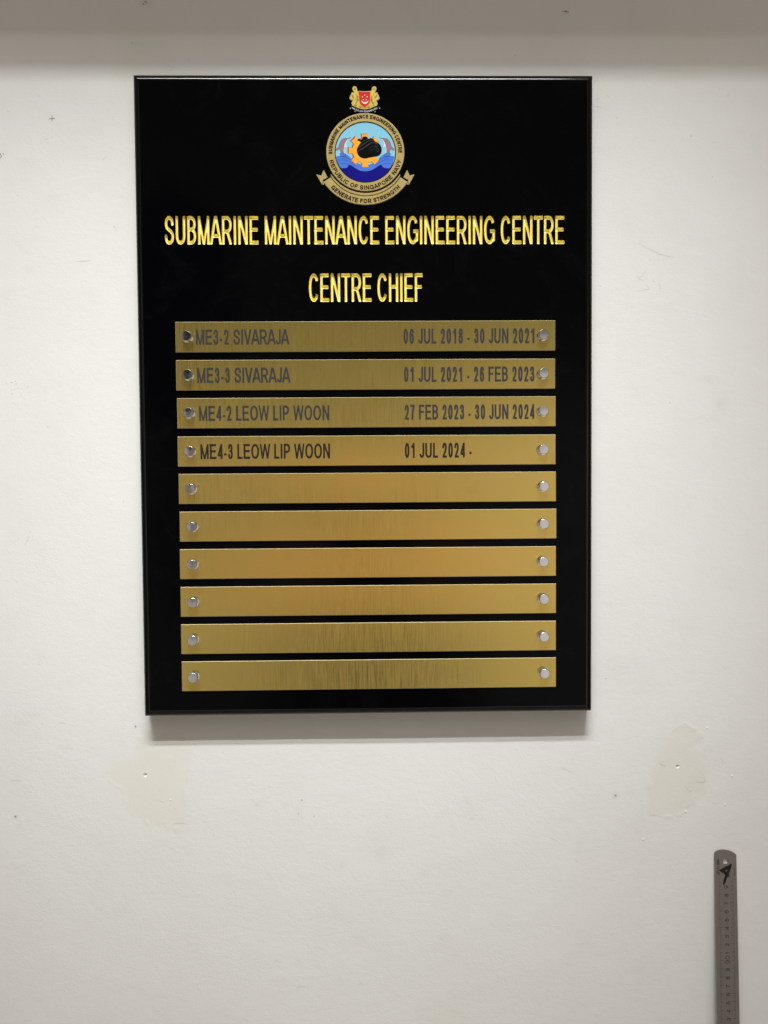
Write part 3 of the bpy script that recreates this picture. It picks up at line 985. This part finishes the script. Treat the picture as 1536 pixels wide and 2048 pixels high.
def plate_mesh():
    a = Acc()
    b = 0.00045
    o = [(-PW / 2, -PH / 2), (PW / 2, -PH / 2), (PW / 2, PH / 2), (-PW / 2, PH / 2)]
    i = [(x - math.copysign(b, x), z - math.copysign(b, z)) for x, z in o]
    a.add([(x, -PT, z) for x, z in i], [(0, 1, 2, 3)], 0)
    vs = [(x, -PT, z) for x, z in i] + [(x, -PT + .0006, z) for x, z in o] + [(x, 0, z) for x, z in o]
    for k in range(4):
        n = (k + 1) % 4
        a.add([vs[j] for j in (k + 4, n + 4, n, k)], [(0, 1, 2, 3)], 1)
        a.add([vs[j] for j in (k + 8, n + 8, n + 4, k + 4)], [(0, 1, 2, 3)], 1)
    me = mesh("name_plate", a.v, a.f, a.i)
    uv = me.uv_layers.new(name="UVMap")
    for lp in me.loops:
        co = me.vertices[lp.vertex_index].co
        uv.data[lp.index].uv = (co.x / PW + .5, co.z / PH + .5)
    me.materials.append(M_BRASS)
    me.materials.append(M_BRASSEDGE)
    return me


def bolt_mesh():
    n = 40
    a = Acc()
    prof = [[(0.0066, 0), (0.0066, .0007)], [(0.0066, .0007), (.0058, .0009)], [(.0058, .0009), (.0060, .0063)], [(.0060, .0063), (.0058, .0068), (.0054, .00705)], [(.0054, .00705), (.0030, .00712), (0.0001, .00714)]]
    for seg in prof:
        vs = [(r * math.cos(2 * math.pi * k / n), -h, r * math.sin(2 * math.pi * k / n)) for r, h in seg for k in range(n)]
        fs = [(q * n + k, q * n + (k + 1) % n, (q + 1) * n + (k + 1) % n, (q + 1) * n + k) for q in range(len(seg) - 1) for k in range(n)]
        a.add(vs, fs)
    me = mesh("bolt", a.v, a.f)
    me.polygons.foreach_set('use_smooth', [True] * len(me.polygons))
    me.materials.append(M_CHROME)
    return me


PM, BM = plate_mesh(), bolt_mesh()
plate0 = bpy.data.objects.new("name_plate", PM)
bolt0 = bpy.data.objects.new("bolt", BM)
ROWZ = [0.0733, 0.0283, -0.0164, -0.0617, -0.1060, -0.1507, -0.1956, -0.2407, -0.2856, -0.3303]
ROWX = [0.0000, -0.0001, 0.0005, 0.0004, 0.0009, 0.0014, 0.0009, 0.0010, 0.0009, 0.0010]
BOLX = [(-.2107, .2097), (-.2102, .2097), (-.2098, .2097), (-.2093, .2097), (-.2089, .2102), (-.2079, .2102), (-.2084, .2097), (-.2086, .2102), (-.2092, .2102), (-.2094, .2108)]
WORDS = {0: (("ME3-2 SIVARAJA", -.2008, -.0913), ("06 JUL 2018 - 30 JUN 2021", .0443, .2008)),
         1: (("ME3-3 SIVARAJA", -.2000, -.0905), ("01 JUL 2021 - 26 FEB 2023", .0446, .1998)),
         2: (("ME4-2 LEOW LIP WOON", -.1985, -.0445), ("27 FEB 2023 - 30 JUN 2024", .0450, .1998)),
         3: (("ME4-3 LEOW LIP WOON", -.1975, -.0440), ("01 JUL 2024 -", .0450, .1246))}
PLAB = {0: "brass plate dated 06 JUL 2018 - 30 JUN 2021, tarnished by the name", 1: "brass plate dated 01 JUL 2021 - 26 FEB 2023",
        2: "brass plate dated 27 FEB 2023 - 30 JUN 2024", 3: "brass plate dated 01 JUL 2024 with the blackest lettering"}
for r in range(10):
    pl = plate0 if r == 0 else plate0.copy()
    scene.collection.objects.link(pl)
    pl.parent = board
    pl.location = (ROWX[r], -T, ROWZ[r])
    pl.rotation_euler = (0, math.radians((-.03, .02, .0, .03, .02, -.02, .02, .0, .01, -.01)[r]), 0)
    pl['group'] = "brass plates in a column on the board"
    pl['label'] = PLAB.get(r, "blank brass plate without lettering")
    for s in range(2):
        bo = bolt0 if (r, s) == (0, 0) else bolt0.copy()
        scene.collection.objects.link(bo)
        bo.parent = pl
        bo.location = (BOLX[r][s] - ROWX[r], -PT, random.uniform(-.0003, .0003))
        bo.rotation_euler = (math.radians(random.uniform(-.8, .8)), random.uniform(0, 6), math.radians(random.uniform(-.8, .8)))
    if r in WORDS:
        for nm, (tx, x0, x1) in zip(("rank_and_name_lettering", "date_lettering"), WORDS[r]):
            a = Acc()
            text_line(a, tx, x0 - ROWX[r], x1 - ROWX[r], -.0091, .0178, .00132, .80, PT + .00012, .00028)
            a.build(nm, M_INKDARK if r == 3 else M_INK, pl)

# ------------------------------------------------------------------ the crest badge (measured on a grid of 0.0918 mm)
GX, GZ = 0.0918e-3, 0.0904e-3
E = lambda x, y: ((x - 772) * GX, (925 - y) * GZ)
E3 = lambda x, y: E(320 + x * .5834, 512 + y * .5834)      # grid of the picture inside the ring
E2 = lambda x, y: E(512 + x / 3, 32 + y / 3)               # grid of the small shield on top
el = lambda cx, cy, r, n=96, a0=0, a1=360: [E(cx + r * math.cos(math.radians(a0 + (a1 - a0) * k / n)), cy - r * math.sin(math.radians(a0 + (a1 - a0) * k / n))) for k in range(n + (a1 - a0 != 360))]
MM = 1e-3


def plate(acc, pts, h0, h1, mat=0, rim=None, b=0.0, holes=()):
    """Raised flat piece with a narrow sloped rim."""
    if rim is None or b == 0:
        acc.prism(pts, h0, h1, mat, holes)
        return
    o = orient(pts, True)
    n = len(o)
    P = np.array(o)
    d1 = P - np.roll(P, 1, 0)
    d2 = np.roll(P, -1, 0) - P
    d1 /= np.linalg.norm(d1, axis=1, keepdims=True) + 1e-12
    d2 /= np.linalg.norm(d2, axis=1, keepdims=True) + 1e-12
    n1, n2 = np.stack([-d1[:, 1], d1[:, 0]], 1), np.stack([-d2[:, 1], d2[:, 0]], 1)
    mm_ = (n1 + n2) / np.maximum(1 + (n1 * n2).sum(1, keepdims=True), .35)
    I = [tuple(p) for p in P + mm_ * b]
    loops = [I] + [orient(q, False) for q in holes]
    tri = tessellate_polygon([[Vector((x, z, 0)) for x, z in lp] for lp in loops])
    allp = [p for lp in loops for p in lp]
    acc.add([(x, -h1, z) for x, z in allp], [fix(t_, allp) for t_ in tri], mat)
    vs = [(x, -h1, z) for x, z in I] + [(x, -h1 + b * .8, z) for x, z in o] + [(x, -h0, z) for x, z in o]
    acc.add(vs, [(k, k + n, (k + 1) % n + n, (k + 1) % n) for k in range(n)] + [(k + n, k + 2 * n, (k + 1) % n + 2 * n, (k + 1) % n + n) for k in range(n)], rim)


a = Acc()
RING_O, RING_I = el(772, 925, 500, 120), el(772, 925, 385, 120)
plate(a, RING_O, 0, 2.0 * MM, 0, 1, .45 * MM, [RING_I])
emblem = a.build("emblem", [M_BADGE, M_BADGERIM], board)
emblem.location = (0.0008, -T, 0.2880)
emblem['label'] = "round gold crest badge with sea picture, ribbon and small shield on top"


def part(name, acc, mats, label=None):
    o = acc.build(name, mats, emblem)
    if label:
        o['label'] = label
    return o


# ribbon under the ring
a = Acc()
low = lambda r0, c0, r1, c1, s0, s1, n=48: el(772, c0, r0, n, s0, s1) + el(772, c1, r1, n, s1, s0)
plate(a, low(523, 925, 522, 957, 212, 328), 0, 1.6 * MM, 0, 1, .25 * MM)
plate(a, low(533, 957, 643, 957, 213, 327), 0, 1.9 * MM, 0, 1, .40 * MM)
for s in (1, -1):
    q = lambda pts: [E(772 + s * (x - 772), y) for x, y in pts]
    plate(a, q([(142, 1208), (206, 1222), (238, 1148), (286, 1246), (228, 1278), (217, 1344)]), 0, 1.4 * MM, 0, 1, .30 * MM)
    plate(a, q([(222, 1335), (233, 1292), (250, 1316), (241, 1336)]), 0, 1.1 * MM, 0, 1, .15 * MM)
part("motto_ribbon", a, [M_BADGE, M_BADGERIM])
a = Acc()
plate(a, low(470, 925, 560, 957, 211, 329), 0, 1.0 * MM)
part("ribbon_backing", a, [M_BLACK])

a = Acc()
HI = 2.0 * MM + .06 * MM
rad_ = lambda d: math.radians(d)
text_arc(a, "SUBMARINE MAINTENANCE ENGINEERING CENTRE", 0, 0, 447 * GX, rad_(183.5), rad_(-1.5), 50 * GX, .56 * MM, .92, HI, .00012)
text_arc(a, "REPUBLIC OF SINGAPORE NAVY", 0, 0, 449 * GX, rad_(193), rad_(347.5), 55 * GX, .58 * MM, .92, HI, .00012, 0, False)
text_arc(a, "GENERATE FOR STRENGTH", 0, -32 * GZ, 586 * GX, rad_(223), rad_(317), 56 * GX, .60 * MM, .95, 1.9 * MM + .06 * MM, .00012, 0, False)
part("badge_lettering", a, [M_BLACK])

a = Acc()
plate(a, el(772, 925, 384, 96), 0, 1.70 * MM)
part("sky_disc", a, [M_SKY])
a = Acc()
a.prism(el(772, 925, 392, 120), 1.6 * MM, 2.0 * MM + .05 * MM, 0, [el(772, 925, 381, 120)])
part("picture_outline", a, [M_BLACK])
a = Acc()
seg = math.degrees(math.acos(165 / 381))
a.prism(el(772, 925, 381, 60, 270 - seg, 270 + seg), 1.6 * MM, 1.78 * MM)
part("sea", a, [M_SEA])

MIR = lambda pts: [(1540 - x, y) for x, y in pts]
wave_l = [(130, 822), (150, 806), (190, 796), (238, 798), (216, 768), (220, 738), (250, 722), (300, 730), (350, 757), (420, 808), (490, 878), (560, 946), (610, 962), (690, 990), (770, 996)]
low_l = [(770, 1130), (660, 1116), (560, 1066), (480, 1012), (400, 976), (398, 1018), (352, 1054), (232, 1060), (190, 1000), (160, 920)]
wl_ = smooth_path(wave_l, 5)
ll_ = smooth_path(low_l, 5)
outline = wl_ + list(reversed(MIR(wl_)))[1:] + list(reversed(MIR(ll_))) + ll_[1:]
CIRC = np.array(E(772, 925))


def clip_disc(pts, r=380):
    out = []
    for x, z in pts:
        u, v = x / GX, z / GZ
        k = math.hypot(u, v)
        f = min(1, r / k) if k else 1
        out.append((u * f * GX, v * f * GZ))
    return out


a = Acc()
a.prism(clip_disc([E3(x, y) for x, y in outline]), 1.75 * MM, 1.86 * MM, 0)
wv = part("wave_hands", a, [M_WAVE, M_WAVELINE])
a = Acc()
lines = [wave_l, low_l, [(245, 850), (300, 850), (345, 870), (350, 885)], [(160, 882), (240, 880), (330, 885), (400, 905), (480, 960), (560, 1015)], [(300, 755), (345, 790), (345, 815), (300, 800), (235, 800)],
         [(215, 962), (300, 955), (390, 970)], [(240, 800), (330, 815), (400, 850), (480, 900)]]
hh = 1.88 * MM
for ln in lines:
    for f in (lambda p: p, MIR):
        hh += .002 * MM
        stroke(a, clip_disc([E3(x, y) for x, y in smooth_path(f(ln), 5)], 379), .30 * MM, hh)
part("wave_line", a, [M_WAVELINE])

# dolphins
dol = [(455, 392), (430, 405), (385, 420), (350, 470), (322, 530), (306, 600), (298, 660), (300, 724), (240, 724), (232, 700), (200, 645), (172, 662), (130, 676), (138, 632), (186, 586), (205, 525), (228, 470), (268, 422), (330, 402), (400, 398), (440, 386)]
bel = [(430, 406), (385, 455), (355, 525), (378, 600), (325, 585), (318, 650), (330, 726), (296, 726), (298, 660), (306, 600), (322, 530), (350, 470), (385, 420)]
for f in (lambda p: p, MIR):
    a = Acc()
    P = clip_disc([E3(x, y) for x, y in smooth_path(f(dol), 4, True)], 379)
    a.prism(P, 1.69 * MM, 1.74 * MM, 0)
    B_ = [E3(x, y) for x, y in f(bel)]
    a.prism(B_, 1.69 * MM, 1.73 * MM, 1)
    stroke(a, P + P[:1], .22 * MM, 1.750 * MM, 2)
    stroke(a, B_ + B_[:1], .16 * MM, 1.745 * MM, 2)
    part("dolphin", a, [M_DOLPHIN, M_WHITE, M_OUTLINE])

# cog
def cog(cx, cy, ro=360, rr=277, hw=72, hr=62):
    pts = []
    for k in range(8):
        th = math.pi / 4 * k
        c, s = math.cos(th), math.sin(th)
        for u, v in ((math.sqrt(rr * rr - hr * hr), -hr), (ro, -hw), (ro, hw), (math.sqrt(rr * rr - hr * hr), hr)):
            pts.append((cx + u * c - v * s, cy + u * s + v * c))
        for q in (.33, .66):
            t0 = th + math.asin(hr / rr)
            t1 = th + math.pi / 4 - math.asin(hr / rr)
            tt = t0 + (t1 - t0) * q
            pts.append((cx + rr * math.cos(tt), cy + rr * math.sin(tt)))
    return [E3(x, y) for x, y in pts]


a = Acc()
a.prism(cog(750, 668), 1.88 * MM, 1.91 * MM, 1)
Cg = cog(744, 664)
stroke(a, Cg + Cg[:1], .22 * MM, 1.905 * MM, 1)
Cg = cog(771, 675)
a.prism(Cg, 1.88 * MM, 1.95 * MM, 0)
stroke(a, Cg + Cg[:1], .12 * MM, 1.956 * MM, 1)
part("cog", a, [M_GEAR, M_GEARSIDE])

sub = [(592, 440), (640, 424), (695, 428), (715, 392), (745, 366), (800, 366), (832, 405), (842, 420), (880, 404), (935, 412), (968, 440), (990, 472), (1050, 500), (1100, 548), (1128, 610), (1134, 680), (1112, 742), (1060, 786), (960, 814), (850, 834), (770, 850), (690, 836), (630, 792), (600, 732), (588, 664), (606, 602), (640, 548), (672, 500), (650, 470), (620, 458)]
a = Acc()
a.prism([E3(x, y) for x, y in smooth_path(sub, 3, True)], 1.90 * MM, 1.99 * MM, 0)
hh = 2.0 * MM
for ln, w in (([(612, 622), (740, 535), (850, 462), (960, 452)], .24), ([(610, 690), (760, 600), (880, 518), (950, 498), (1045, 520)], .38), ([(660, 520), (760, 448), (850, 420)], .20), ([(625, 600), (700, 540), (780, 490)], .09)):
    hh += .004 * MM
    stroke(a, [E3(x, y) for x, y in smooth_path(ln, 6)], w * MM, hh, 1)
for cx, cy, rx, ry, ro in ((930, 620, 62, 36, -.5), (1026, 570, 30, 32, 0), (1040, 662, 33, 36, 0)):
    pts = [E3(cx + rx * math.cos(t_) * math.cos(ro) - ry * math.sin(t_) * math.sin(ro), cy + rx * math.cos(t_) * math.sin(ro) + ry * math.sin(t_) * math.cos(ro)) for t_ in np.linspace(0, 2 * math.pi, 25)]
    hh += .004 * MM
    stroke(a, pts, .13 * MM, hh, 1)
part("submarine", a, [M_SUB, M_GREYLINE])

# shield, lions and scroll on top
M2 = lambda pts: [(1530 - x, y) for x, y in pts]
shield = [(505, 348), (600, 348), (650, 356), (765, 362), (880, 356), (930, 348), (1025, 348), (1012, 480), (1010, 620), (995, 780), (920, 890), (850, 945), (765, 992), (680, 945), (610, 890), (548, 780), (536, 620), (530, 480)]
ins = [(765 + (x - 765) * .90, 660 + (y - 660) * .93) for x, y in shield]
a = Acc()
plate(a, [E2(*p) for p in shield], 0, 2.5 * MM, 1)
a.prism([E2(*p) for p in ins], 2.4 * MM, 2.56 * MM, 0)
cres = [(632 + 2, 690), (660, 770), (715, 825), (780, 846), (845, 825), (900, 770), (926, 690), (890, 735), (840, 765), (780, 775), (720, 765), (670, 735)]
a.prism([E2(*p) for p in smooth_path(cres[:7], 3)[:-1] + smooth_path(cres[6:] + cres[:1], 3)[:-1]], 2.5 * MM, 2.62 * MM, 2)
for sx_, sy_ in ((778, 505), (688, 572), (870, 572), (724, 680), (834, 680)):
    a.prism([E2(sx_ + (32 if k % 2 == 0 else 15) * math.sin(math.pi * k / 5), sy_ - (32 if k % 2 == 0 else 15) * math.cos(math.pi * k / 5)) for k in range(10)], 2.5 * MM, 2.62 * MM, 2)
part("crest_shield", a, [M_RED, M_CREST, M_WHITE])
lion = [(300, 235), (330, 180), (395, 160), (455, 185), (482, 250), (490, 320), (520, 380), (535, 470), (540, 560), (540, 760), (590, 860), (680, 950), (765, 1000), (765, 1050), (640, 1030), (520, 995), (400, 945), (285, 885), (262, 815), (300, 730), (320, 690), (262, 695), (185, 628), (225, 510), (290, 390), (325, 405), (350, 420), (350, 360), (315, 300)]
for f in (lambda p: p, M2):
    a = Acc()
    plate(a, [E2(*p) for p in f(lion)], 0, 2.2 * MM, 0, 0, .12 * MM)
    h_ = 2.2 * MM
    for cx, cy, rx, ry, ro, mt in ((395, 245, 75, 75, 0, 0), (400, 265, 32, 40, 0, 1), (420, 430, 50, 95, .3, 0), (380, 620, 62, 110, .15, 0), (320, 560, 26, 80, .35, 1), (490, 560, 22, 70, 0, 1), (500, 690, 38, 60, 0, 1), (350, 800, 60, 70, .3, 0), (450, 800, 25, 70, -.4, 1), (500, 880, 70, 38, -.5, 0), (420, 900, 50, 20, -.4, 1), (600, 960, 60, 26, -.4, 1), (700, 1000, 40, 20, -.2, 0)):
        (px, py), = f([(cx, cy)])
        rr_ = ro if f([(0, 0)])[0][0] == 0 else -ro
        h_ += .01 * MM
        disc(a, *E2(px, py), rx / 3 * GX, ry / 3 * GZ, h_, mt, 14, rr_)
    for ln in ([(290, 400), (240, 520), (215, 630), (280, 660)], [(400, 440), (520, 540)], [(410, 560), (360, 660), (420, 760)]):
        h_ += .01 * MM
        stroke(a, [E2(*p) for p in smooth_path(f(ln), 5)], .5 * MM, h_, 0)
    part("lion_supporter", a, [M_CREST, M_CRESTDARK])
a = Acc()
top = [(262, 885), (400, 965), (560, 1030), (765, 1052), (970, 1030), (1130, 965), (1290, 895)]
bot = [(1285, 1000), (1120, 1100), (960, 1160), (765, 1175), (570, 1160), (410, 1100), (268, 1000)]
a.prism([E2(*p) for p in smooth_path(top, 4) + smooth_path(bot, 4)], 0, 2.3 * MM, 0)
for s_ in ([(262, 895), (205, 1010), (235, 1025), (280, 960)], [(1290, 900), (1352, 1010), (1320, 1022), (1275, 960)], [(300, 1020), (385, 1160), (440, 1125), (400, 1095)], [(1240, 1020), (1168, 1165), (1110, 1125), (1140, 1095)]):
    a.prism([E2(*p) for p in s_], 0, 2.25 * MM, 0)
h_ = 2.34 * MM
for cx, cy, rx, ry in ((220, 1003, 16, 20), (1338, 1000, 16, 20), (395, 1130, 14, 14), (1165, 1133, 18, 16)):
    disc(a, *E2(cx, cy), rx / 3 * GX, ry / 3 * GZ, h_, 1, 10)
cx_, cz_ = E2(770, 217)
text_arc(a, "MAJULAH SINGAPURA", cx_, cz_, 893 / 3 * GX, rad_(270 - 32.5), rad_(270 + 32.5), 62 / 3 * GX, .15 * MM, .9, h_, .00011, 1, False)
part("scroll", a, [M_SCROLL, M_WHITE])


# ------------------------------------------------------------------ steel ruler leaning on the wall
RLEN = ZC - 0.5612
ruler = thing("steel_ruler", "long worn steel ruler with black marker scrawl leaning on the white wall, lower right", "ruler", (0.4425 + 0.0062, -0.050, 0.0))
RW = 0.0276
lean = math.atan2(0.050 - 0.0004, RLEN)
ruler.rotation_euler = (-lean, math.radians(-0.30), 0)
RLEN /= math.cos(lean)
top = [(-RW / 2, RLEN - .0040), (-.0110, RLEN - .0017), (-.0070, RLEN - .0004), (-.0030, RLEN), (.0030, RLEN - .0009), (.0090, RLEN - .0030), (RW / 2, RLEN - .0066)]
outl = smooth_path(top, 4) + [(RW / 2, 0), (-RW / 2, 0)]
HX, HZ = 0.0002, RLEN - .0146
a = Acc()
a.prism(outl, 0, .0011, 0, [ring_pts(HX, HZ, .0035, .0035, 28)])
back = [tuple(reversed(f)) for f in a.f[:len(a.f)]]
n0 = len(outl) + 28
tri = [f for f in a.f if max(f) < n0 and len(f) == 3]
vb = [(v[0], 0, v[2]) for v in a.v[:n0]]
a.add(vb, [tuple(reversed(f)) for f in tri])
blade = a.build("blade", [M_RULER], ruler)
# printed numbers: read upwards, so x of the text runs up the blade
PITCH = 0.01024
Z99 = RLEN - .0452           # the 9 nearest the end
UP = 0.00115
a, atick = Acc(), Acc()


def number(acc, txt, xc, zc, h, w, t, k):
    for q, c in enumerate(txt):
        pts, fs = glyph_mesh(c, w if c != '1' else w * .7, h, t, 1.0, .00012)
        ww = w if c != '1' else w * .7
        off = (q - (len(txt) - 1) / 2) * w * 1.28
        acc.add([(xc + h / 2 - py, -UP - .00001 * k, zc + off + (px - ww / 2)) for px, py in pts], fs)


for k in range(0, 90):
    v = 99 - k
    zc = Z99 - PITCH * k - .0011
    if zc < .02:
        break
    if v % 10 == 0:
        ared = Acc()
        number(ared, str(v), .0002, zc + .0020, .0060, .0043, .00038, 1)
        ared.build("decade_number", M_RULERRED, ruler)
    else:
        number(a, str(v % 10), .0002, zc, .0050, .0037, .00036, 1)
for k in range(-9, 1000):
    zc = Z99 + PITCH * .0 - PITCH * k / 10
    if zc < .005 or zc > RLEN - .035:
        continue
    ln = .0042 if k % 10 == 0 else (.0032 if k % 5 == 0 else .0018)
    w = .00042 if k % 10 == 0 else (.00026 if k % 5 == 0 else .00016)
    for s in (-1, 1):
        x0 = s * (RW / 2 - .0042)
        x1 = x0 - s * ln
        atick.add([(min(x0, x1), -UP, zc - w / 2), (max(x0, x1), -UP, zc - w / 2), (max(x0, x1), -UP, zc + w / 2), (min(x0, x1), -UP, zc + w / 2)], [(0, 1, 2, 3)])
# faint small print on the right edge and maker's word on the left, both read upwards
K = 0.62e-3 / 24.1
R1 = lambda x, y: (-RW / 2 + (x - 195) * K, RLEN - (y - 140) * K)
for k, (y0, y1) in enumerate(((985, 1050), (1070, 1120), (1140, 1175), (1190, 1235), (1270, 1300), (1320, 1350), (1380, 1440))):
    p0, p1 = R1(1130, y1), R1(1185, y0)
    for q in range(2):
        z0 = p0[1] + (p1[1] - p0[1]) * (.1 + .5 * q)
        atick.add([(p0[0], -UP, z0), (p1[0], -UP, z0), (p1[0], -UP, z0 + .00035), (p0[0], -UP, z0 + .00035)], [(0, 1, 2, 3)])
a.build("scale_number", M_RULERINK, ruler)
atick.build("scale_tick", M_RULERTICK, ruler)
a = Acc()
h_ = UP + .00002
word = [[(320, 620), (420, 622)], [(320, 625), (318, 690)], [(318, 690), (350, 712), (372, 690), (372, 640)], [(372, 690), (400, 715), (425, 705), (425, 650)],
        [(318, 740), (425, 745)], [(318, 790), (420, 792)], [(318, 842), (420, 845)], [(420, 745), (424, 800), (420, 850)], [(320, 735), (318, 850)],
        [(310, 945), (400, 948), (420, 985), (400, 1030), (305, 1040)],
        [(345, 1075), (372, 1110), (345, 1130), (305, 1140)],
        smooth_path([(292, 1190), (330, 1175), (400, 1215), (435, 1290), (385, 1345), (345, 1295), (365, 1240), (400, 1235)], 4), [(292, 1190), (305, 1230), (350, 1290)]]
for s in word:
    h_ += .000004
    stroke(a, [R1(*p) for p in s], 24 * K, h_)
a.build("small_wording", M_RULERINK, ruler)
a = Acc()
tri_o = [(395, 1120), (440, 1095), (505, 1080), (600, 1020), (700, 965), (800, 925), (900, 895), (935, 840), (975, 815), (1025, 840), (1035, 900), (1000, 1020), (950, 1130), (900, 1250), (880, 1330), (905, 1405), (925, 1440), (905, 1460), (850, 1440), (800, 1470), (760, 1580), (720, 1700), (650, 1820), (620, 1850), (585, 1830), (590, 1760), (610, 1640), (650, 1500), (690, 1390), (690, 1350), (600, 1270), (500, 1205), (430, 1165)]
a.prism([R1(*p) for p in tri_o], UP, UP + .00009, 0, [[R1(*p) for p in ((695, 1165), (760, 1130), (825, 1105), (800, 1160), (760, 1205))]])
mk = a.build("marker_scrawl", M_MARKER, ruler)
mk['label'] = "thick black marker letter scrawled over the end of the ruler"
